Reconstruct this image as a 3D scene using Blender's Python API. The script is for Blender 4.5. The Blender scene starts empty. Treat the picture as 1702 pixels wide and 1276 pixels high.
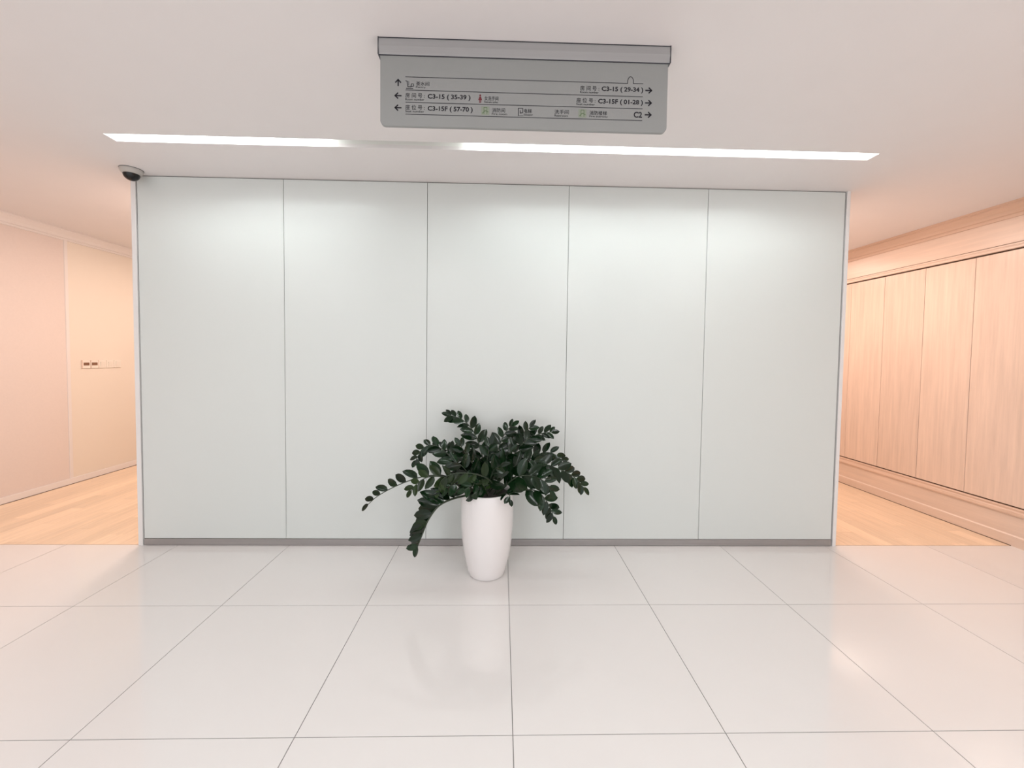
import bpy, bmesh, math, random
from mathutils import Vector, Matrix

random.seed(7)
scene = bpy.context.scene
COL = scene.collection

# ------------------------------------------------------------------ camera
F_PX = 683.04
cam_d = bpy.data.cameras.new('camera')
cam_d.sensor_fit = 'HORIZONTAL'
cam_d.sensor_width = 36.0
cam_d.lens = 36.0 * F_PX / 1702.0
cam_d.shift_y = -19.2 / 1702.0
cam_d.clip_start = 0.02
cam = bpy.data.objects.new('camera', cam_d)
COL.objects.link(cam)
YAW, PITCH, ROLL = 0.0250, -0.0379, 0.0127
fw = Vector((math.sin(YAW) * math.cos(PITCH), math.cos(YAW) * math.cos(PITCH), math.sin(PITCH)))
r0 = Vector((math.cos(YAW), -math.sin(YAW), 0.0))
u0 = r0.cross(fw)
rr = r0 * math.cos(ROLL) + u0 * math.sin(ROLL)
uu = -r0 * math.sin(ROLL) + u0 * math.cos(ROLL)
m = Matrix.Identity(4)
for i in range(3):
    m[i][0], m[i][1], m[i][2] = rr[i], uu[i], -fw[i]
m.translation = Vector((-0.0569, -2.2714, 1.4022))
cam.matrix_world = m
scene.camera = cam

# ------------------------------------------------------------------ light and exposure
scene.view_settings.view_transform = 'Standard'
scene.view_settings.look = 'None'
scene.view_settings.gamma = 1.0
scene.view_settings.use_curve_mapping = False
scene.view_settings.exposure = 0.0

world = bpy.data.worlds.new('ambient_fill')
scene.world = world
world.use_nodes = True
bg = world.node_tree.nodes['Background']
bg.inputs[0].default_value = (0.97, 0.985, 1.0, 1)
bg.inputs[1].default_value = 1.38          # even white fill, added through the lobby end left open
TUBE_POWER = 34.0


def lamp(name, loc, size, energy, color, rot=(0, 0, 0), spread=math.pi):
    d = bpy.data.lights.new(name, 'AREA')
    d.shape = 'DISK'
    d.size = size
    d.energy = energy
    d.color = color
    d.spread = spread
    o = bpy.data.objects.new(name, d)
    COL.objects.link(o)
    o.location = loc
    o.rotation_euler = rot
    return o


CEIL = 2.644
WARM = (1.0, 0.775, 0.65)
# warm downlights of the two corridors that run behind the glass wall
for p, e in (((-3.0, 1.55), 20), ((-3.3, 3.0), 20)):
    lamp('corridor_downlight', (p[0], p[1], CEIL - 0.012), 0.48, e, WARM)
for p, e in (((2.85, 1.55), 18), ((3.1, 3.0), 19)):
    lamp('corridor_downlight', (p[0], p[1], CEIL - 0.012), 0.48, e, WARM)
# neutral downlights of the lobby ceiling behind the viewer
for x in (-3.0, -1.0, 1.0, 3.0):
    for y in (-2.9, -3.9):
        lamp('lobby_downlight', (x, y, CEIL - 0.012), 0.22, 14, (0.97, 0.98, 1.0))


# ------------------------------------------------------------------ materials
def mat(name, color, rough=0.5, metal=0.0, spec=0.5, coat=0.0, noise=None, bump=None, emit=None,
        grain=None, rnd=0.0, coat_rough=0.05):
    """noise=(scale,amount)  bump=(scale,strength)  grain=(sx,sy,sz,amount) rnd: tone shift per object"""
    mt = bpy.data.materials.new(name)
    mt.use_nodes = True
    nt = mt.node_tree
    b = nt.nodes['Principled BSDF']
    b.inputs['Base Color'].default_value = (*color, 1)
    b.inputs['Roughness'].default_value = rough
    b.inputs['Metallic'].default_value = metal
    b.inputs['Specular IOR Level'].default_value = spec
    b.inputs['Coat Weight'].default_value = coat
    b.inputs['Coat Roughness'].default_value = coat_rough
    tc = nt.nodes.new('ShaderNodeTexCoord')
    src = None

    def scaled(fac_socket, amount, prev):
        mr = nt.nodes.new('ShaderNodeMapRange')
        mr.inputs[3].default_value = 1 - amount
        mr.inputs[4].default_value = 1 + amount
        nt.links.new(fac_socket, mr.inputs[0])
        mx = nt.nodes.new('ShaderNodeMix')
        mx.data_type = 'RGBA'
        mx.blend_type = 'MULTIPLY'
        mx.inputs[0].default_value = 1.0
        if prev is None:
            mx.inputs[6].default_value = (*color, 1)
        else:
            nt.links.new(prev, mx.inputs[6])
        nt.links.new(mr.outputs[0], mx.inputs[7])
        return mx.outputs[2]

    oi = None
    if rnd or grain:
        oi = nt.nodes.new('ShaderNodeObjectInfo')
    if rnd:
        src = scaled(oi.outputs['Random'], rnd, src)
    if noise:
        n = nt.nodes.new('ShaderNodeTexNoise')
        n.inputs['Scale'].default_value = noise[0]
        n.inputs['Detail'].default_value = 6
        nt.links.new(tc.outputs['Object'], n.inputs['Vector'])
        src = scaled(n.outputs['Fac'], noise[1], src)
    if grain:
        mp = nt.nodes.new('ShaderNodeMapping')
        mp.inputs['Scale'].default_value = grain[:3]
        nt.links.new(tc.outputs['Object'], mp.inputs['Vector'])
        ad = nt.nodes.new('ShaderNodeVectorMath')
        ad.operation = 'ADD'
        sc = nt.nodes.new('ShaderNodeVectorMath')
        sc.operation = 'SCALE'
        sc.inputs[0].default_value = (37.0, 19.0, 53.0)
        nt.links.new(oi.outputs['Random'], sc.inputs['Scale'])
        nt.links.new(mp.outputs[0], ad.inputs[0])
        nt.links.new(sc.outputs[0], ad.inputs[1])
        n = nt.nodes.new('ShaderNodeTexNoise')
        n.inputs['Scale'].default_value = 1.0
        n.inputs['Detail'].default_value = 7
        n.inputs['Roughness'].default_value = 0.65
        nt.links.new(ad.outputs[0], n.inputs['Vector'])
        src = scaled(n.outputs['Fac'], grain[3], src)
    if src is not None:
        nt.links.new(src, b.inputs['Base Color'])
    if bump:
        n = nt.nodes.new('ShaderNodeTexNoise')
        n.inputs['Scale'].default_value = bump[0]
        n.inputs['Detail'].default_value = 3
        nt.links.new(tc.outputs['Object'], n.inputs['Vector'])
        bp = nt.nodes.new('ShaderNodeBump')
        bp.inputs['Strength'].default_value = bump[1]
        bp.inputs['Distance'].default_value = 0.002
        nt.links.new(n.outputs['Fac'], bp.inputs['Height'])
        nt.links.new(bp.outputs[0], b.inputs['Normal'])
    if emit:
        b.inputs['Emission Color'].default_value = (*emit[0], 1)
        b.inputs['Emission Strength'].default_value = emit[1]
    return mt


M = {
    'ceiling': mat('ceiling_paint', (0.80, 0.765, 0.76), 0.7, noise=(5, 0.015), bump=(420, 0.12)),
    'tile': mat('polished_tile', (0.80, 0.775, 0.76), 0.08, spec=0.8, noise=(3.0, 0.02)),
    'grout': mat('grout', (0.22, 0.21, 0.20), 0.8),
    'glass': mat('back_painted_glass', (0.675, 0.708, 0.692), 0.28, spec=0.45, noise=(1.2, 0.012)),
    'core': mat('joint_backing', (0.22, 0.22, 0.21), 0.7),
    'white': mat('white_enamel', (0.80, 0.78, 0.77), 0.35),
    'steel': mat('brushed_skirting_metal', (0.36, 0.34, 0.335), 0.38, metal=0.55, grain=(2, 60, 160, 0.22)),
    'trough': mat('trough_white', (0.85, 0.85, 0.82), 0.5),
    'tube': mat('lit_tube', (0.9, 0.9, 0.9), 0.4, emit=((0.93, 1.0, 1.0), TUBE_POWER)),
    'cap': mat('tube_cap', (0.6, 0.6, 0.6), 0.35, metal=0.7),
    'veneer': mat('lacquered_veneer', (0.77, 0.605, 0.505), 0.30, spec=0.5, coat=0.25, coat_rough=0.2,
                  grain=(30, 30, 1.6, 0.24), rnd=0.035),
    'veneer_trim': mat('lacquered_trim', (0.77, 0.605, 0.505), 0.34, grain=(18, 1.6, 30, 0.16)),
    'plank': mat('oak_plank', (0.86, 0.66, 0.48), 0.30, spec=0.5, grain=(45, 2.2, 10, 0.24), rnd=0.09),
    'veneer_dark': mat('dark_moulding', (0.66, 0.47, 0.36), 0.34, grain=(18, 1.6, 30, 0.16)),  # crown and base cap, darker than the other veneer trim
    'gap': mat('wood_gap_and_shadow', (0.10, 0.055, 0.03), 0.8),
    'paper': mat('textured_wall_covering', (0.755, 0.655, 0.61), 0.75, noise=(60, 0.03), bump=(300, 0.2)),
    'cream': mat('cream_wall_panel', (0.80, 0.72, 0.63), 0.5, noise=(3, 0.01)),
    'wtrim': mat('painted_trim', (0.80, 0.745, 0.72), 0.45),
    'plain': mat('plain_wall_paint', (0.80, 0.77, 0.75), 0.6),
    'pot': mat('white_glazed_ceramic', (0.83, 0.80, 0.795), 0.22, coat=0.3, noise=(4, 0.01)),
    'soil': mat('potting_soil', (0.025, 0.02, 0.016), 0.95, noise=(40, 0.4), bump=(120, 0.8)),
    'leaf': mat('glossy_leaf', (0.0042, 0.018, 0.0052), 0.18, spec=0.33, noise=(14, 0.25), rnd=0.4),
    'leaf_light': mat('young_leaf', (0.0125, 0.029, 0.006), 0.26, spec=0.28, noise=(14, 0.25), rnd=0.4),
    'stem': mat('dark_stem', (0.022, 0.035, 0.016), 0.45, noise=(60, 0.3)),
    'sign': mat('grey_sign_metal', (0.30, 0.308, 0.302), 0.45, metal=0.1, noise=(5, 0.02)),
    'sign_bar': mat('sign_rail_metal', (0.37, 0.365, 0.368), 0.4, metal=0.15, grain=(2, 40, 90, 0.08)),
    'ink': mat('dark_print', (0.015, 0.014, 0.022), 0.6),
    'ink_grey': mat('grey_print', (0.045, 0.045, 0.055), 0.6),
    'ink_red': mat('red_print', (0.16, 0.02, 0.03), 0.6),
    'ink_green': mat('pale_green_print', (0.26, 0.295, 0.232), 0.6),
    'ink_green_dark': mat('green_print', (0.12, 0.19, 0.09), 0.6),
    'dome': mat('tinted_dome', (0.005, 0.005, 0.005), 0.12, spec=0.4),
    'camwhite': mat('camera_housing', (0.50, 0.47, 0.44), 0.5),
    'plate': mat('switch_plastic', (0.82, 0.76, 0.68), 0.35),
    'display': mat('dark_display', (0.22, 0.11, 0.06), 0.3),
}


# ------------------------------------------------------------------ helpers
def link(name, me, parent=None, loc=None):
    o = bpy.data.objects.new(name, me)
    COL.objects.link(o)
    if parent is not None:
        o.parent = parent
    if loc is not None:
        o.location = loc
    return o


def add_box(bm, a, b):
    x0, y0, z0 = a
    x1, y1, z1 = b
    v = [bm.verts.new(p) for p in ((x0, y0, z0), (x1, y0, z0), (x1, y1, z0), (x0, y1, z0),
                                   (x0, y0, z1), (x1, y0, z1), (x1, y1, z1), (x0, y1, z1))]
    for f in ((0, 3, 2, 1), (4, 5, 6, 7), (0, 1, 5, 4), (1, 2, 6, 5), (2, 3, 7, 6), (3, 0, 4, 7)):
        bm.faces.new([v[i] for i in f])


def finish(bm, name, material, parent=None, smooth=False, loc=None):
    bmesh.ops.recalc_face_normals(bm, faces=bm.faces)
    me = bpy.data.meshes.new(name)
    bm.to_mesh(me)
    bm.free()
    me.materials.append(material)
    if smooth:
        for p in me.polygons:
            p.use_smooth = True
    return link(name, me, parent, loc)


def box(name, a, b, material, parent=None, bevel=0.0):
    bm = bmesh.new()
    add_box(bm, a, b)
    if bevel:
        bmesh.ops.bevel(bm, geom=bm.edges[:], offset=bevel, segments=1, affect='EDGES')
    return finish(bm, name, material, parent)


def box_mesh(name, a, b, material, bevel=0.0):
    bm = bmesh.new()
    add_box(bm, a, b)
    if bevel:
        bmesh.ops.bevel(bm, geom=bm.edges[:], offset=bevel, segments=1, affect='EDGES')
    bmesh.ops.recalc_face_normals(bm, faces=bm.faces)
    me = bpy.data.meshes.new(name)
    bm.to_mesh(me)
    bm.free()
    me.materials.append(material)
    return me


def prism_y(name, profile, y0, y1, material, parent=None):
    """closed (x,z) profile swept along Y"""
    bm = bmesh.new()
    a = [bm.verts.new((x, y0, z)) for x, z in profile]
    b = [bm.verts.new((x, y1, z)) for x, z in profile]
    n = len(profile)
    for i in range(n):
        bm.faces.new((a[i], a[(i + 1) % n], b[(i + 1) % n], b[i]))
    bm.faces.new(a)
    bm.faces.new(b[::-1])
    return finish(bm, name, material, parent)


def lathe(name, prof, material, parent=None, seg=64, loc=None, smooth=True):
    bm = bmesh.new()
    rings = []
    for r, z in prof:
        if r < 1e-6:
            rings.append([bm.verts.new((0, 0, z))])
        else:
            rings.append([bm.verts.new((r * math.cos(2 * math.pi * i / seg), r * math.sin(2 * math.pi * i / seg), z))
                          for i in range(seg)])
    for A, B in zip(rings, rings[1:]):
        for i in range(seg):
            j = (i + 1) % seg
            if len(A) == 1 and len(B) == 1:
                continue
            if len(A) == 1:
                bm.faces.new((A[0], B[j], B[i]))
            elif len(B) == 1:
                bm.faces.new((A[i], A[j], B[0]))
            else:
                bm.faces.new((A[i], A[j], B[j], B[i]))
    return finish(bm, name, material, parent, smooth, loc)


def structure(o):
    o['kind'] = 'structure'
    return o


def tag(o, label, cat, group=None):
    o['label'] = label
    o['category'] = cat
    if group:
        o['group'] = group
    return o


def thing(name, label, cat, loc=(0, 0, 0), group=None):
    o = bpy.data.objects.new(name, None)
    COL.objects.link(o)
    o.location = loc
    o.empty_display_size = 0.05
    return tag(o, label, cat, group)


# ------------------------------------------------------------------ the room
XL, XR = -4.60, 3.93             # the two side walls
YB, YE = -4.8, 4.3               # lobby end left open to admit the fill, corridor end
YW = 0.7315                      # face of the glass wall
GX0, PW = -2.639, 1.0181         # first glass edge, panel pitch
GX1 = GX0 + 5 * PW
CX0, CX1 = GX0 - 0.038, GX1 + 0.034
YT = 0.742                       # threshold between tiles and planks

# floor: a dark bed with single tiles and planks on it
floor = structure(box('floor', (XL - .1, YB, -0.10), (XR + .1, YE + .1, -0.0015), M['grout']))
S = 0.8
J = 0.0017
tm = box_mesh('tile', (J, J, -0.010), (S - J, S - J, 0.0), M['tile'])
front = box_mesh('tile', (J, J, -0.010), (S - J, YT - 0.003, 0.0), M['tile'])
nx0 = -6
for j in range(-6, 1):
    for i in range(nx0, 5):
        x0, x1 = i * S, (i + 1) * S
        if x1 > XR or x0 < XL:
            a = max(x0, XL - .05) - x0
            b = min(x1, XR + .05) - x0
            if b - a < .02:
                continue
            me = box_mesh('tile', (a + J, J, -0.010), (b - J, (YT - .003) if j == 0 else S - J, 0.0), M['tile'])
        else:
            me = front if j == 0 else tm
        link('tile', me, floor, (x0, j * S, 0))

# oak planks in both corridors, laid along the corridor in a staggered bond
PWD = 0.118
plank_cache = {}


def plank(x, w, y0, y1):
    k = (round(w, 4), round(y1 - y0, 3))
    if k not in plank_cache:
        plank_cache[k] = box_mesh('plank', (0.0006, 0.0006, -0.010), (w - 0.0006, y1 - y0 - 0.0006, 0.0), M['plank'])
    link('plank', plank_cache[k], floor, (x, y0, 0))


for xa, xb in ((XL, CX0), (CX1, XR)):
    n = 0
    x = xa
    while x < xb - 0.01:
        w = min(PWD, xb - x)
        y = YT - (0.91 * ((n * 0.37) % 1.0))
        while y < YE:
            y0, y1 = max(y, YT), min(y + 0.91, YE)
            if y1 - y0 > 0.01:
                plank(x, w, y0, y1)
            y += 0.91
        x += PWD
        n += 1

for xa, xb in ((XL, CX0), (CX1, XR)):
    box('threshold', (xa, YT - .0028, -0.008), (xb, YT + .0004, -0.0003), M['gap'], floor)

# ceiling with the light slot cut out of it
SX0, SX1, SY0, SY1 = -2.345, 2.185, 0.178, 0.262
bm = bmesh.new()
for a, b in (((XL - .1, YB), (XR + .1, SY0)), ((XL - .1, SY1), (XR + .1, YE + .1)),
             ((XL - .1, SY0), (SX0, SY1)), ((SX1, SY0), (XR + .1, SY1))):
    add_box(bm, (a[0], a[1], CEIL), (b[0], b[1], CEIL + 0.02))
ceiling = structure(finish(bm, 'ceiling', M['ceiling']))
bm = bmesh.new()
zt = CEIL + 0.075
t = 0.006
add_box(bm, (SX0 - t, SY0 - t, zt), (SX1 + t, SY1 + t, zt + t))
add_box(bm, (SX0 - t, SY0 - t, CEIL + 0.0202), (SX1 + t, SY0, zt))
add_box(bm, (SX0 - t, SY1, CEIL + 0.0202), (SX1 + t, SY1 + t, zt))
add_box(bm, (SX0 - t, SY0, CEIL + 0.0202), (SX0, SY1, zt))
add_box(bm, (SX1, SY0, CEIL + 0.0202), (SX1 + t, SY1, zt))
trough = structure(finish(bm, 'trim_1', M['trough']))
trough['label'] = 'recessed white light slot across the ceiling'

# glass-clad core wall
wall_back = structure(box('wall_back', (CX0 + .004, YW + 0.014, 0), (CX1 - .004, YE, CEIL), M['plain']))
box('joint_backing', (GX0 - .006, YW + 0.008, 0.0), (GX1 + .006, YW + 0.0145, CEIL), M['core'], wall_back)
gm = box_mesh('glass_panel', (0.0016, 0.0, 0.0), (PW - 0.0016, 0.008, CEIL - 0.006 - 0.052), M['glass'], 0.0008)
for i in range(5):
    link('glass_panel', gm, wall_back, (GX0 + i * PW, YW, 0.052))
box('skirting', (GX0 + .001, YW - 0.004, 0.003), (GX1 - .001, YW + 0.008, 0.050), M['steel'], wall_back, 0.001)
box('edge_trim', (CX0, YW - 0.006, 0), (GX0 - 0.006, YW + 0.05, CEIL), M['white'], wall_back, 0.001)
box('edge_trim', (GX1 + 0.008, YW - 0.006, 0), (CX1, YW + 0.05, CEIL), M['white'], wall_back, 0.001)

# left wall: textured covering near, cream panels further in
wall_left = structure(box('wall_left', (XL - 0.1, YB, 0), (XL, YE, CEIL), M['plain']))
YS = 2.14
y = YB
for y0, y1 in ((-4.8, -3.4), (-3.4, -0.63), (-0.63, YS - .012)):
    box('wall_panel', (XL, y0, 0.0), (XL + 0.006, y1, CEIL), M['paper'], wall_left)
box('joint_strip', (XL, YS - .012, 0.0), (XL + 0.012, YS + .022, CEIL), M['wtrim'], wall_left, 0.002)
box('wall_panel', (XL, YS + .022, 0.0), (XL + 0.004, YE, CEIL), M['cream'], wall_left)
bl = structure(box('baseboard_left', (XL + .001, YB, 0), (XL + 0.018, YE, 0.062), M['wtrim'], None, 0.002))
box('contact_shadow_strip', (XL + .018, YT, 0.0), (XL + .022, YE, 0.004), M['gap'], bl)  # dark strip painting the contact shadow at the baseboard foot
x = XL + 0.001
structure(prism_y('trim_2', [(x, CEIL), (x + .075, CEIL), (x + .075, CEIL - .012), (x + .062, CEIL - .02),
                             (x + .034, CEIL - .05), (x + .026, CEIL - .066), (x + .026, CEIL - .074),
                             (x + .014, CEIL - .08), (x + .014, CEIL - .098), (x, CEIL - .10)], YB, YE, M['wtrim']))

# right wall: veneer panels between a moulded base and a moulded frieze
wall_right = structure(box('wall_right', (XR, YB, 0), (XR + 0.1, YE, CEIL), M['gap']))
PANEL = 0.4095
pm = box_mesh('veneer_panel', (-0.014, 0.0016, 0.297), (0.0, PANEL - 0.0016, 2.281), M['veneer'], 0.0012)
y = 1.117 - 14 * PANEL
while y < YE - 0.05:
    link('veneer_panel', pm, wall_right, (XR, y, 0))
    y += PANEL
x = XR - 0.001
prism_y('frieze', [(x, 2.293), (x - .022, 2.293), (x - .026, 2.297), (x - .026, 2.309), (x - .020, 2.313),
                   (x - .020, 2.318), (x - .026, 2.322), (x - .026, 2.332), (x - .018, 2.338), (x - .018, 2.56),
                   (x, 2.56)], YB, YE, M['veneer_trim'], wall_right)
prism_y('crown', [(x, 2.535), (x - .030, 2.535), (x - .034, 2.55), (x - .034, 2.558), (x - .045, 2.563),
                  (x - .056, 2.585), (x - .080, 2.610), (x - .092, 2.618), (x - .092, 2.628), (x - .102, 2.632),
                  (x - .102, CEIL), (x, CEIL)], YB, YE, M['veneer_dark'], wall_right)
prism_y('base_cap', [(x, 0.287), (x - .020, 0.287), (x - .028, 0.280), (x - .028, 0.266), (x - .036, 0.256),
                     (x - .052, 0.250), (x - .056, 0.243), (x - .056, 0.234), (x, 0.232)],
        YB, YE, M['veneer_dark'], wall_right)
box('contact_shadow_strip', (x - .0595, YT, 0.0), (x - .056, YE, 0.004), M['gap'], wall_right)  # contact shadow under the plinth, put in as a dark strip
box('base_groove', (x - .0485, YB, 0.0800), (x - .040, YE, 0.0840), M['gap'], wall_right)
box('frieze_groove', (x - .0205, YB, 2.3365), (x - .015, YE, 2.3395), M['gap'], wall_right)
prism_y('base_plinth', [(x, 0.236), (x - .044, 0.236), (x - .048, 0.225), (x - .048, 0.085), (x - .056, 0.076),
                        (x - .056, 0.0), (x, 0.0)], YB, YE, M['veneer_trim'], wall_right)

# corridor ends, out of sight behind the core wall
structure(box('wall_end_left', (XL, YE, 0), (CX0 + .004, YE + .1, CEIL), M['plain']))
structure(box('wall_end_right', (CX1 - .004, YE, 0), (XR, YE + .1, CEIL), M['plain']))

# ------------------------------------------------------------------ tubes in the slot
TY, TZ = 0.206, CEIL + 0.030
TUBES = ((-2.318, -1.10, 'lit fluorescent tube in the ceiling slot on the side of the dome camera'),
         (-0.262, 0.940, 'lit fluorescent tube in the ceiling slot just right of the dark gap'),
         (0.958, 2.165, 'lit fluorescent tube at the slot end nearest the wood-panelled wall'))


def rod_x(name, xa, xb, r, material, parent, seg=16):
    bm = bmesh.new()
    A = [bm.verts.new((xa, r * math.cos(2 * math.pi * i / seg), r * math.sin(2 * math.pi * i / seg))) for i in range(seg)]
    B = [bm.verts.new((xb, v.co.y, v.co.z)) for v in A]
    for i in range(seg):
        j = (i + 1) % seg
        bm.faces.new((A[i], A[j], B[j], B[i]))
    bm.faces.new(A)
    bm.faces.new(B[::-1])
    return finish(bm, name, material, parent)


for a, b, lab in TUBES:
    tl = thing('tube_light', lab, 'tube light', (a, TY, TZ), 'tube lights in the ceiling slot')
    L = b - a
    rod_x('glass_tube', 0.02, L - 0.02, 0.013, M['tube'], tl)
    for xa, xb in ((0.0, 0.02), (L - 0.02, L)):
        c = rod_x('end_cap', xa, xb, 0.0136, M['cap'], tl)
        s = box('lamp_holder', ((xa + xb) / 2 - .008, -.008, .010), ((xa + xb) / 2 + .008, .008, zt - TZ), M['trough'], tl)

# ------------------------------------------------------------------ hanging direction sign
SGX0, SGX1 = -0.553, 0.598
SGY = -0.600
sign = thing('direction_sign', 'grey direction sign with room and seat numbers under the ceiling', 'sign',
             ((SGX0 + SGX1) / 2, SGY + 0.02, CEIL))
sx, sy, sz = sign.location


def rounded_plate(name, x0, x1, z0, z1, y0, y1, r, material, parent):
    bm = bmesh.new()
    pts = [(x0, z1), (x1, z1)]
    for k in range(7):
        a = -k * math.pi / 12
        pts.append((x1 - r + r * math.cos(a), z0 + r + r * math.sin(a)))
    for k in range(7):
        a = -math.pi / 2 - k * math.pi / 12
        pts.append((x0 + r + r * math.cos(a), z0 + r + r * math.sin(a)))
    A = [bm.verts.new((p[0] - sx, y0 - sy, p[1] - sz)) for p in pts]
    B = [bm.verts.new((p[0] - sx, y1 - sy, p[1] - sz)) for p in pts]
    n = len(pts)
    for i in range(n):
        bm.faces.new((A[i], A[(i + 1) % n], B[(i + 1) % n], B[i]))
    bm.faces.new(A)
    bm.faces.new(B[::-1])
    return finish(bm, name, material, parent)


plate = rounded_plate('sign_panel', SGX0 + .005, SGX1 - .005, 2.309, 2.60, SGY, SGY + 0.014, 0.020, M['sign'], sign)
# top rail: a slightly bowed extrusion
prof = [(SGY - 0.002, 2.580), (SGY - 0.004, 2.583), (SGY - 0.008, 2.610), (SGY - 0.006, 2.638), (SGY - 0.004, CEIL),
        (SGY + 0.045, CEIL), (SGY + 0.045, 2.580)]
bm = bmesh.new()
A = [bm.verts.new((SGX0 - sx, p[0] - sy, p[1] - sz)) for p in prof]
B = [bm.verts.new((SGX1 - sx, p[0] - sy, p[1] - sz)) for p in prof]
for i in range(len(prof)):
    j = (i + 1) % len(prof)
    bm.faces.new((A[i], A[j], B[j], B[i]))
bm.faces.new(A)
bm.faces.new(B[::-1])
rail = finish(bm, 'top_rail', M['sign_bar'], sign)
for xa in (SGX0 - .003, SGX1):
    box('rail_end_cap', (xa - sx, SGY - .009 - sy, 2.578 - sz), (xa + .003 - sx, SGY + .047 - sy, CEIL - sz),
        M['ink_grey'], sign)
box('rail_seam', (SGX0 - sx, SGY - .003 - sy, 2.5775 - sz), (SGX1 - sx, SGY - sy, 2.5802 - sz), M['ink_grey'], sign)
box('rail_seam', (SGX0 - sx, SGY - .0068 - sy, 2.6415 - sz), (SGX1 - sx, SGY - .002 - sy, CEIL - .0003 - sz), M['ink_grey'], sign)

PY = SGY - 0.0006     # print plane


def poly_part(name, polys, material, parent=plate):
    """flat print: list of closed (x,z) polygons in the sign face"""
    bm = bmesh.new()
    for pl in polys:
        bm.faces.new([bm.verts.new((x - sx, PY - sy, z - sz)) for x, z in pl])
    me = bpy.data.meshes.new(name)
    for f in bm.faces:
        f.normal_update()
        if f.normal.y > 0:
            f.normal_flip()
    bm.to_mesh(me)
    bm.free()
    me.materials.append(material)
    return link(name, me, parent)


def stroke(pts, w):
    """polyline to quads"""
    out = []
    for (x0, z0), (x1, z1) in zip(pts, pts[1:]):
        d = Vector((x1 - x0, z1 - z0))
        if d.length < 1e-7:
            continue
        d.normalize()
        n = Vector((-d.y, d.x)) * w / 2
        e = d * w * .3
        out.append([(x0 - e.x + n.x, z0 - e.y + n.y), (x0 - e.x - n.x, z0 - e.y - n.y),
                    (x1 + e.x - n.x, z1 + e.y - n.y), (x1 + e.x + n.x, z1 + e.y + n.y)])
    return out


def rect(x0, x1, z0, z1):
    return [(x0, z0), (x1, z0), (x1, z1), (x0, z1)]


def lettering(body, x, z, w, h, material, offset=0.0):
    """text fitted into the box x..x+w, z..z+h on the sign face"""
    cu = bpy.data.curves.new('lettering', 'FONT')
    cu.body = body
    cu.offset = offset
    cu.resolution_u = 3
    to = bpy.data.objects.new('lettering', cu)
    COL.objects.link(to)
    dg = bpy.context.evaluated_depsgraph_get()
    me = bpy.data.meshes.new_from_object(to.evaluated_get(dg))
    bpy.data.objects.remove(to)
    bpy.data.curves.remove(cu)
    xs = [v.co.x for v in me.vertices]
    ys = [v.co.y for v in me.vertices]
    x0, x1, y0, y1 = min(xs), max(xs), min(ys), max(ys)
    for v in me.vertices:
        v.co = Vector((x + (v.co.x - x0) / (x1 - x0) * w - sx, PY - sy, z + (v.co.y - y0) / (y1 - y0) * h - sz))
    me.materials.clear()
    me.materials.append(material)
    me.name = 'lettering'
    return link('lettering', me, plate)


RZ = (2.498, 2.4475, 2.4005, 2.3545)
for k, z in enumerate(RZ):
    if k == 0:     # the top rule has a small loop in it above the right-hand column
        pts = [(-0.449, z), (0.432, z)]
        for a in range(11):
            an = math.pi - a * math.pi / 10
            pts.append((0.4435 + 0.0118 * math.cos(an), z + 0.006 * (0 < a < 10) + 0.020 * math.sin(an)))
        pts += [(0.455, z), (0.494, z)]
        poly_part('rule', stroke(pts, 0.0026), M['ink_grey'])
    else:
        poly_part('rule', [rect(-0.449, 0.494, z - .0013, z + .0013)], M['ink_grey'])


def arrow(x, z, ang):
    s = 0.0118
    pol = stroke([(-s, 0), (s * .9, 0)], 0.0052) + stroke([(0.1 * s, s * .85), (s, 0), (0.1 * s, -s * .85)], 0.0052)
    c, sn = math.cos(ang), math.sin(ang)
    poly_part('arrow', [[(x + px * c - pz * sn, z + px * sn + pz * c) for px, pz in p] for p in pol], M['ink'])


MID = [(RZ[i] + RZ[i + 1]) / 2 for i in range(3)]
arrow(-0.478, MID[0] + .002, math.pi / 2)
arrow(-0.478, MID[1] + .001, math.pi)
arrow(-0.478, MID[2] + .001, math.pi)
for i in range(3):
    arrow(0.517, MID[i], 0)

CH, SH = 0.0205, 0.0080          # height of the large and the small print


def pair(x, z0, cn, w, en, we, ch=0.019, m_='ink'):
    lettering(cn, x, z0 + 0.0135, w, ch, M[m_], 0.006)
    lettering(en, x, z0 + 0.0035, we, SH, M[m_], 0.008)


def big(txt, x, w, row):
    lettering(txt, x, MID[row] - 0.0125, w, 0.0235, M['ink'], 0.030)


pair(-0.408, RZ[1] + .004, '茶水间', 0.052, 'Pantry', 0.038, 0.0165)
pair(-0.4497, RZ[2] + .004, '房 间 号 :', 0.076, 'Room number', 0.074)
pair(-0.4497, RZ[3] + .004, '座 位 号 :', 0.076, 'Seat number', 0.074)
big('C3-15 ( 35-39 )', -0.362, 0.1686, 1)
big('C3-15F ( 57-70 )', -0.362, 0.178, 2)
pair(-0.138, RZ[2] + .002, '女洗手间', 0.055, 'Female toilet', 0.054, 0.017)
pair(-0.108, RZ[3] + .003, '消防间', 0.052, 'Fire room', 0.060, 0.017)
pair(0.019, RZ[3] + .003, '电梯', 0.031, 'Elevator', 0.036, 0.017)
pair(0.141, RZ[3] + .003, '洗手间', 0.057, 'Restroom', 0.054, 0.017)
pair(0.281, RZ[3] + .003, '消防楼梯', 0.070, 'Fire stairway', 0.074, 0.0165)
pair(0.242, RZ[1] + .004, '房 间 号 :', 0.076, 'Room number', 0.074)
pair(0.228, RZ[2] + .004, '座 位 号 :', 0.076, 'Seat number', 0.074)
big('C3-15 ( 29-34 )', 0.328, 0.167, 0)
big('C3-15F ( 01-28 )', 0.315, 0.180, 1)
big('C2', 0.459, 0.034, 2)

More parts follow.
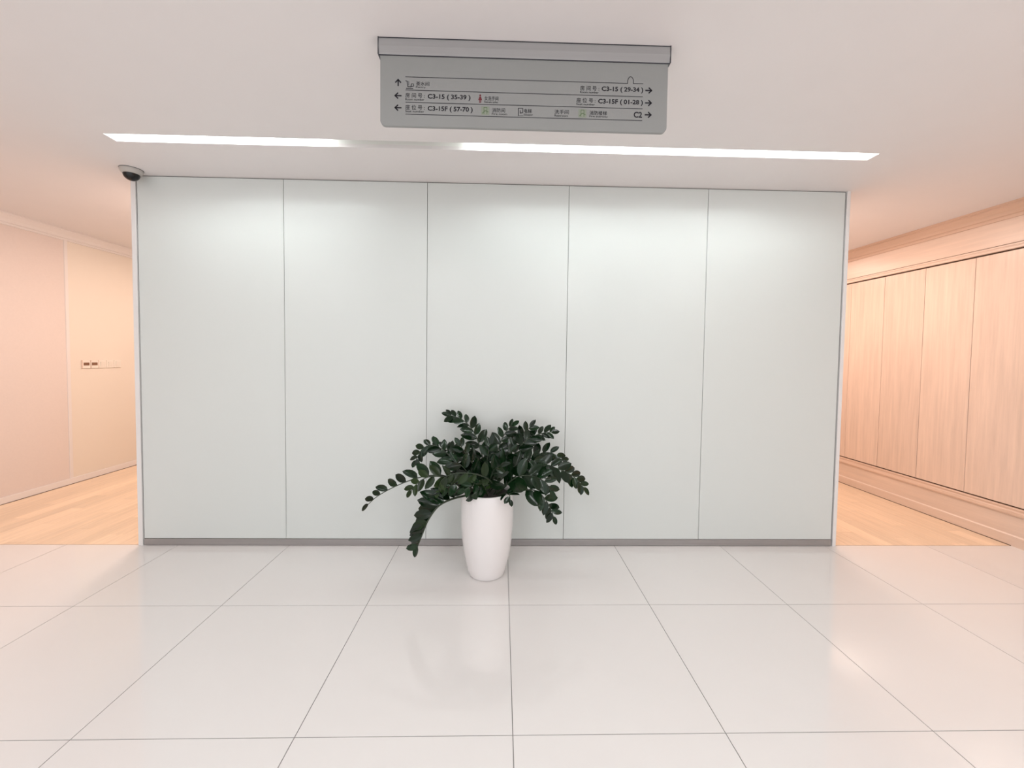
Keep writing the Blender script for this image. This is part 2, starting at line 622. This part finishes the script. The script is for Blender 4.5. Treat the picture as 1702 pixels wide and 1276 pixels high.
# pictograms: steaming cup, woman, running-exit panels, lift
z = RZ[1] + 0.006
cup = stroke([(-0.446, z), (-0.420, z)], .003) + stroke([(-0.443, z + .026), (-0.440, z + .007), (-0.428, z + .007),
                                                         (-0.426, z + .018)], .003)
cup += stroke([(-0.426, z + .018), (-0.418, z + .018), (-0.417, z + .010), (-0.427, z + .008)], .0025)
cup += stroke([(-0.449, z + .030), (-0.441, z + .027)], .0025) + stroke([(-0.437, z + .013), (-0.437, z + .028)], .002)
poly_part('cup_pictogram', cup, M['ink_grey'])
z = RZ[2] + 0.006
xw = -0.155
circ = [(xw + .0036 * math.cos(a * math.pi / 6), z + .0285 + .0036 * math.sin(a * math.pi / 6)) for a in range(12)]
poly_part('woman_pictogram', [circ, [(xw - .003, z + .024), (xw + .003, z + .024), (xw + .0075, z + .010), (xw - .0075, z + .010)],
                              rect(xw - .0038, xw - .0008, z - .001, z + .010), rect(xw + .0008, xw + .0038, z - .001, z + .010)],
          M['ink_red'])
for x in (-0.150, 0.237):
    z = RZ[3] + .005
    o = poly_part('exit_pictogram', [rect(x, x + .032, z, z + .033)], M['ink_green'])
    o.location.y -= 0.0002
    o = poly_part('exit_pictogram', stroke([(x + .010, z + .004), (x + .010, z + .029), (x + .022, z + .029), (x + .022, z + .004)], .002)
                  + stroke([(x + .004, z + .006), (x + .015, z + .017), (x + .027, z + .012)], .0025), M['ink_green_dark'])
    o.location.y -= 0.0005
z = RZ[3] + .006
poly_part('lift_pictogram', stroke([(-.003, z), (-.003, z + .029), (.014, z + .029), (.014, z + .012), (.004, z + .010), (.004, z + .020)], .003)
          + stroke([(-.003, z), (.016, z)], .002), M['ink_grey'])

# ------------------------------------------------------------------ dome camera
dc = thing('dome_camera', 'grey dome security camera with black dome at the glass wall corner', 'camera', (-2.594, 0.640, CEIL))
lathe('housing', [(0.0, 0.0), (0.063, 0.0), (0.064, -0.004), (0.063, -0.012), (0.056, -0.026), (0.050, -0.034), (0.0, -0.034)],
      M['camwhite'], dc, 40)
lathe('seat_ring', [(0.0, -.0005), (0.0652, -.0005), (0.0652, -0.0028), (0.0, -0.0028)], M['ink_grey'], dc, 40)
pr = [(0.0, -0.032), (0.047, -0.032)] + [(0.046 * math.cos(a * math.pi / 16), -0.034 - 0.042 * math.sin(a * math.pi / 16)) for a in range(8)] + [(0.0, -0.076)]
lathe('dome', pr, M['dome'], dc, 40)

# ------------------------------------------------------------------ controls on the left wall
Y0, PZ, PS, PITCHY = 2.281, 1.2625, 0.088, 0.0910
xs_ = XL + 0.004
names = (('thermostat', 'cream wall controller with dark display, outermost of the row of plates', 'controller'),
         ('thermostat', 'cream wall controller with dark display, next to the light switches', 'controller'),
         ('light_switch', 'cream light switch right beside the dark-display controllers', 'switch'),
         ('light_switch', 'cream light switch in the middle of the three', 'switch'),
         ('light_switch', 'cream light switch nearest to the glass wall edge', 'switch'))
for i, (nm, lab, cat) in enumerate(names):
    y0 = Y0 + i * PITCHY
    o = thing(nm, lab, cat, (xs_, y0 + PS / 2, PZ), 'plates in a row on the cream wall')
    h = PS / 2
    box('wall_plate', (0, -h, -h), (0.010, h, h), M['plate'], o, 0.002)
    if i < 2:
        box('display', (0.0098, -h * .72, -h * .30), (0.0112, h * .72, h * .42), M['display'], o, 0.0006)
        for k in (-1, 1):
            box('side_bezel', (0.0, k * h - .003, -h - .001), (0.013, k * h + .003, h + .001), M['veneer_trim'], o)
    else:
        bm = bmesh.new()
        v = [bm.verts.new(p) for p in ((0.0095, -h * .6, -h * .62), (0.0095, h * .6, -h * .62), (0.0095, h * .6, h * .62),
                                       (0.0095, -h * .6, h * .62), (0.013, -h * .6, -h * .62), (0.013, h * .6, -h * .62),
                                       (0.019, h * .6, h * .62), (0.019, -h * .6, h * .62))]
        for f in ((0, 3, 2, 1), (4, 5, 6, 7), (0, 1, 5, 4), (1, 2, 6, 5), (2, 3, 7, 6), (3, 0, 4, 7)):
            bm.faces.new([v[q] for q in f])
        finish(bm, 'rocker', M['plate'], o)

# ------------------------------------------------------------------ potted plant
PX, PYY = -0.140, 0.352
plant = thing('potted_plant', 'dark green potted plant in a tall white pot before the glass wall', 'plant', (PX, PYY, 0))
pot = lathe('pot', [(0.0, 0.004), (0.098, 0.004), (0.104, 0.000), (0.110, 0.002), (0.116, 0.010), (0.126, 0.045), (0.140, 0.105),
                    (0.153, 0.180), (0.162, 0.250), (0.1675, 0.330), (0.169, 0.400), (0.168, 0.470), (0.165, 0.535),
                    (0.162, 0.544), (0.157, 0.546), (0.152, 0.542), (0.150, 0.520), (0.150, 0.46), (0.0, 0.46)],
            M['pot'], plant, 72)
# soil, slightly mounded and uneven
bm = bmesh.new()
rings = []
for k, r in enumerate((0.0, 0.03, 0.06, 0.09, 0.12, 0.1495)):
    if k == 0:
        rings.append([bm.verts.new((0, 0, 0.532))])
    else:
        rings.append([bm.verts.new((r * math.cos(q * math.pi / 16), r * math.sin(q * math.pi / 16),
                                    0.530 - 0.012 * (r / .15) ** 2 + random.uniform(-.004, .004))) for q in range(32)])
for q in range(32):
    bm.faces.new((rings[0][0], rings[1][q], rings[1][(q + 1) % 32]))
for A, B in zip(rings[1:], rings[2:]):
    for q in range(32):
        bm.faces.new((A[q], B[q], B[(q + 1) % 32], A[(q + 1) % 32]))
finish(bm, 'soil', M['soil'], plant, True)


def leaf_mesh(name, width, fold, curl, tip, material):
    """unit-length leaf along +Y with its face towards +Z"""
    bm = bmesh.new()
    rows = 7
    prev = None
    for k in range(rows):
        t_ = k / (rows - 1)
        w = width * (math.sin(math.pi * t_ ** tip) ** 0.62) * 0.5 if 0 < k < rows - 1 else 0.0
        yy = t_
        zz = -curl * t_ * t_
        if k in (0, rows - 1):
            row = [bm.verts.new((0, yy, zz))]
        else:
            row = [bm.verts.new((s * w, yy, zz + fold * abs(s) ** 1.3 * w)) for s in (-1, -.5, 0, .5, 1)]
        if prev is not None:
            if len(prev) == 1:
                for a in range(4):
                    bm.faces.new((prev[0], row[a + 1], row[a]))
            elif len(row) == 1:
                for a in range(4):
                    bm.faces.new((prev[a], prev[a + 1], row[0]))
            else:
                for a in range(4):
                    bm.faces.new((prev[a], prev[a + 1], row[a + 1], row[a]))
        prev = row
    bmesh.ops.recalc_face_normals(bm, faces=bm.faces)
    me = bpy.data.meshes.new(name)
    bm.to_mesh(me)
    bm.free()
    me.materials.append(material)
    for p in me.polygons:
        p.use_smooth = True
    return me


LEAF = [leaf_mesh('leaf', w, f, c, tp, M['leaf']) for w, f, c, tp in
        ((0.50, 0.25, 0.10, 0.92), (0.46, 0.40, 0.18, 0.85), (0.54, 0.15, 0.05, 1.0))]
LEAF_L = [leaf_mesh('leaf', w, f, c, tp, M['leaf_light']) for w, f, c, tp in
          ((0.52, 0.22, 0.10, 0.95), (0.48, 0.35, 0.2, 0.88))]


def spline(pts, n):
    P = [Vector(p) for p in pts]
    P = [P[0] * 2 - P[1]] + P + [P[-1] * 2 - P[-2]]
    out = []
    segs = len(P) - 3
    for k in range(n + 1):
        u = k / n * segs
        i = min(int(u), segs - 1)
        f = u - i
        a, b, c, d = P[i:i + 4]
        out.append(0.5 * ((2 * b) + (c - a) * f + (2 * a - 5 * b + 4 * c - d) * f * f + (3 * b - a - 3 * c + d) * f ** 3))
    return out


def tube_mesh(path, r0_, r1_, seg=6):
    bm = bmesh.new()
    prev = None
    n = len(path)
    for k, p in enumerate(path):
        tg = (path[min(k + 1, n - 1)] - path[max(k - 1, 0)]).normalized()
        a = tg.cross(Vector((0.31, 0.85, 0.42))).normalized()
        b = tg.cross(a)
        r = r0_ + (r1_ - r0_) * k / (n - 1)
        ring = [bm.verts.new(p + (a * math.cos(2 * math.pi * q / seg) + b * math.sin(2 * math.pi * q / seg)) * r) for q in range(seg)]
        if prev:
            for q in range(seg):
                bm.faces.new((prev[q], prev[(q + 1) % seg], ring[(q + 1) % seg], ring[q]))
        else:
            bm.faces.new(ring[::-1])
        prev = ring
    bm.faces.new(prev)
    return bm


def stem(pts, size=0.085, gap=0.034, start=0.3, side='both', light=False, facing=(0.0, -0.8, 0.6), thick=0.0055, jit=0.35):
    base = Vector((PX, PYY, 0))
    pts = [Vector(p) - base for p in pts]
    size *= 1.42
    root = Vector((pts[0].x * 0.55, pts[0].y * 0.55, 0.515))
    path = spline([root] + pts, 40)
    st = finish(tube_mesh(path, thick, thick * 0.35), 'stem', M['stem'], plant, True)
    cum = [0.0]
    for a, b in zip(path, path[1:]):
        cum.append(cum[-1] + (b - a).length)
    total = cum[-1]
    N = Vector(facing).normalized()

    def at(d):
        for k in range(len(path) - 1):
            if cum[k + 1] >= d:
                f = (d - cum[k]) / max(1e-9, cum[k + 1] - cum[k])
                return path[k].lerp(path[k + 1], f), (path[k + 1] - path[k]).normalized()
        return path[-1], (path[-1] - path[-2]).normalized()

    d = total * start
    s = 1
    pool = LEAF_L if light else LEAF
    leaves = []
    while d < total - 0.008:
        p, tg = at(d)
        sd = tg.cross(N)
        if sd.length < 0.2:
            sd = tg.cross(Vector((1, 0, 0)))
        sd.normalize()
        up = sd.cross(tg)
        u = d / total
        sgn = s
        if side == 'left':
            sgn = 1 if random.random() < 0.95 else -1
        elif side == 'right':
            sgn = -1 if random.random() < 0.95 else 1
        lean = 0.55 + 0.5 * u + random.uniform(-.15, .15)
        direc = (sd * sgn * -1 + tg * lean + up * random.uniform(-jit, jit)).normalized()
        sz_ = size * (1.05 - 0.50 * max(0, u - 0.45) / 0.55) * random.uniform(0.88, 1.1)
        leaves.append((p, direc, up, sz_))
        d += gap * (1.3 - 0.8 * u) * random.uniform(.9, 1.1)
        s = -s
    p, tg = path[-1], (path[-1] - path[-3]).normalized()
    leaves.append((p - tg * .003, tg, tg.cross(N).cross(tg), size * 0.55))
    for p, direc, up, sz_ in leaves:
        yv = direc
        zv = (up + Vector((random.uniform(-.35, .35), random.uniform(-.35, .35), random.uniform(-.35, .35))))
        zv = (zv - yv * zv.dot(yv)).normalized()
        xv = yv.cross(zv)
        tip_ = p + yv * sz_
        lim = 0.7315 - PYY - 0.012
        if tip_.y > lim:
            continue
        mw = Matrix.Identity(4)
        for i in range(3):
            mw[i][0], mw[i][1], mw[i][2] = xv[i] * sz_, yv[i] * sz_, zv[i] * sz_
        mw.translation = p
        lf = link('leaf', random.choice(pool), st)
        lf.matrix_basis = mw
    return st


stem([(-0.253, 0.3, 0.528), (-0.376, 0.22, 0.663), (-0.479, 0.18, 0.685), (-0.582, 0.16, 0.665), (-0.686, 0.15, 0.624), (-0.778, 0.14, 0.573), (-0.835, 0.14, 0.523)],
     0.078, 0.078, 0.40, 'right', jit=0.2)
stem([(-0.232, 0.28, 0.535), (-0.334, 0.18, 0.547), (-0.415, 0.12, 0.524), (-0.471, 0.1, 0.453), (-0.503, 0.09, 0.376), (-0.534, 0.09, 0.294)],
     0.100, 0.037, 0.34, 'right', thick=0.008, jit=0.5, facing=(-0.25, -0.9, 0.3))
stem([(-0.269, 0.27, 0.554), (-0.368, 0.16, 0.673), (-0.468, 0.12, 0.696), (-0.536, 0.11, 0.663), (-0.575, 0.11, 0.616)],
     0.075, 0.040, 0.40, light=True)
stem([(-0.24, 0.38, 0.529), (-0.323, 0.42, 0.656), (-0.405, 0.44, 0.751), (-0.498, 0.45, 0.808), (-0.574, 0.45, 0.787), (-0.621, 0.45, 0.707)],
     0.075, 0.032, 0.35)
stem([(-0.222, 0.42, 0.516), (-0.3, 0.47, 0.663), (-0.364, 0.5, 0.728), (-0.436, 0.52, 0.764), (-0.511, 0.53, 0.77)],
     0.080, 0.036, 0.30)
stem([(-0.183, 0.42, 0.516), (-0.176, 0.5, 0.676), (-0.212, 0.54, 0.812), (-0.268, 0.56, 0.912), (-0.336, 0.57, 0.968), (-0.411, 0.57, 0.993)],
     0.085, 0.034, 0.30)
stem([(-0.134, 0.4, 0.523), (-0.098, 0.46, 0.687), (-0.059, 0.5, 0.821), (-0.019, 0.52, 0.896), (0.018, 0.53, 0.928)],
     0.085, 0.036, 0.30)
stem([(-0.095, 0.4, 0.523), (-0.017, 0.45, 0.67), (0.063, 0.48, 0.785), (0.137, 0.5, 0.851), (0.218, 0.5, 0.885), (0.284, 0.5, 0.894)],
     0.080, 0.034, 0.30)
stem([(-0.103, 0.4, 0.523), (0.016, 0.5, 0.698), (0.097, 0.52, 0.86), (0.141, 0.52, 0.925)], 0.085, 0.040, 0.35)
stem([(-0.063, 0.35, 0.528), (0.07, 0.33, 0.664), (0.203, 0.32, 0.718), (0.317, 0.3, 0.693), (0.411, 0.29, 0.646), (0.47, 0.29, 0.581)],
     0.085, 0.032, 0.28)
stem([(-0.071, 0.4, 0.511), (0.056, 0.45, 0.65), (0.177, 0.47, 0.739), (0.278, 0.47, 0.76), (0.359, 0.46, 0.71)],
     0.085, 0.036, 0.32)
stem([(-0.033, 0.28, 0.536), (0.066, 0.22, 0.583), (0.156, 0.19, 0.593), (0.211, 0.18, 0.549), (0.247, 0.17, 0.49), (0.266, 0.17, 0.442)],
     0.080, 0.032, 0.40)
stem([(-0.082, 0.28, 0.574), (-0.136, 0.18, 0.669), (-0.223, 0.13, 0.712), (-0.327, 0.11, 0.717), (-0.395, 0.1, 0.684), (-0.419, 0.1, 0.62)],
     0.066, 0.060, 0.22, 'left', light=True, jit=0.1, facing=(0.0, -1.0, 0.15))
stem([(-0.055, 0.28, 0.563), (0.028, 0.2, 0.664), (0.116, 0.16, 0.694), (0.205, 0.14, 0.664), (0.242, 0.14, 0.61)],
     0.088, 0.034, 0.25)
stem([(-0.033, 0.25, 0.554), (-0.004, 0.18, 0.57), (0.003, 0.15, 0.551)], 0.065, 0.03, 0.55)
stem([(-0.181, 0.38, 0.529), (-0.221, 0.38, 0.668), (-0.281, 0.38, 0.766), (-0.32, 0.38, 0.824)], 0.085, 0.044, 0.3)
stem([(-0.161, 0.36, 0.536), (-0.15, 0.34, 0.679), (-0.135, 0.33, 0.798), (-0.124, 0.33, 0.846)], 0.085, 0.044, 0.3)
stem([(-0.133, 0.36, 0.536), (-0.084, 0.33, 0.663), (-0.027, 0.32, 0.755), (0.01, 0.31, 0.803)], 0.085, 0.044, 0.3)
stem([(-0.121, 0.34, 0.543), (-0.045, 0.28, 0.639), (0.028, 0.25, 0.724), (0.102, 0.24, 0.765), (0.168, 0.23, 0.756)],
     0.090, 0.044, 0.3)
stem([(-0.198, 0.33, 0.546), (-0.252, 0.27, 0.66), (-0.306, 0.25, 0.733), (-0.368, 0.24, 0.752)], 0.085, 0.044, 0.3)
stem([(-0.147, 0.3, 0.556), (-0.119, 0.22, 0.657), (-0.093, 0.18, 0.724), (-0.057, 0.16, 0.749)], 0.090, 0.044, 0.3)
stem([(-0.104, 0.45, 0.507), (-0.045, 0.53, 0.627), (-0.004, 0.56, 0.746), (0.016, 0.57, 0.828)], 0.085, 0.046, 0.3)
stem([(-0.20, 0.27, 0.55), (-0.27, 0.19, 0.625), (-0.34, 0.14, 0.64), (-0.40, 0.11, 0.62)], 0.080, 0.044, 0.25)
stem([(-0.14, 0.26, 0.55), (-0.16, 0.19, 0.625), (-0.20, 0.13, 0.65), (-0.26, 0.08, 0.635)], 0.075, 0.044, 0.25)
print('leaves', sum(1 for o in COL.objects if o.name.startswith('leaf')))
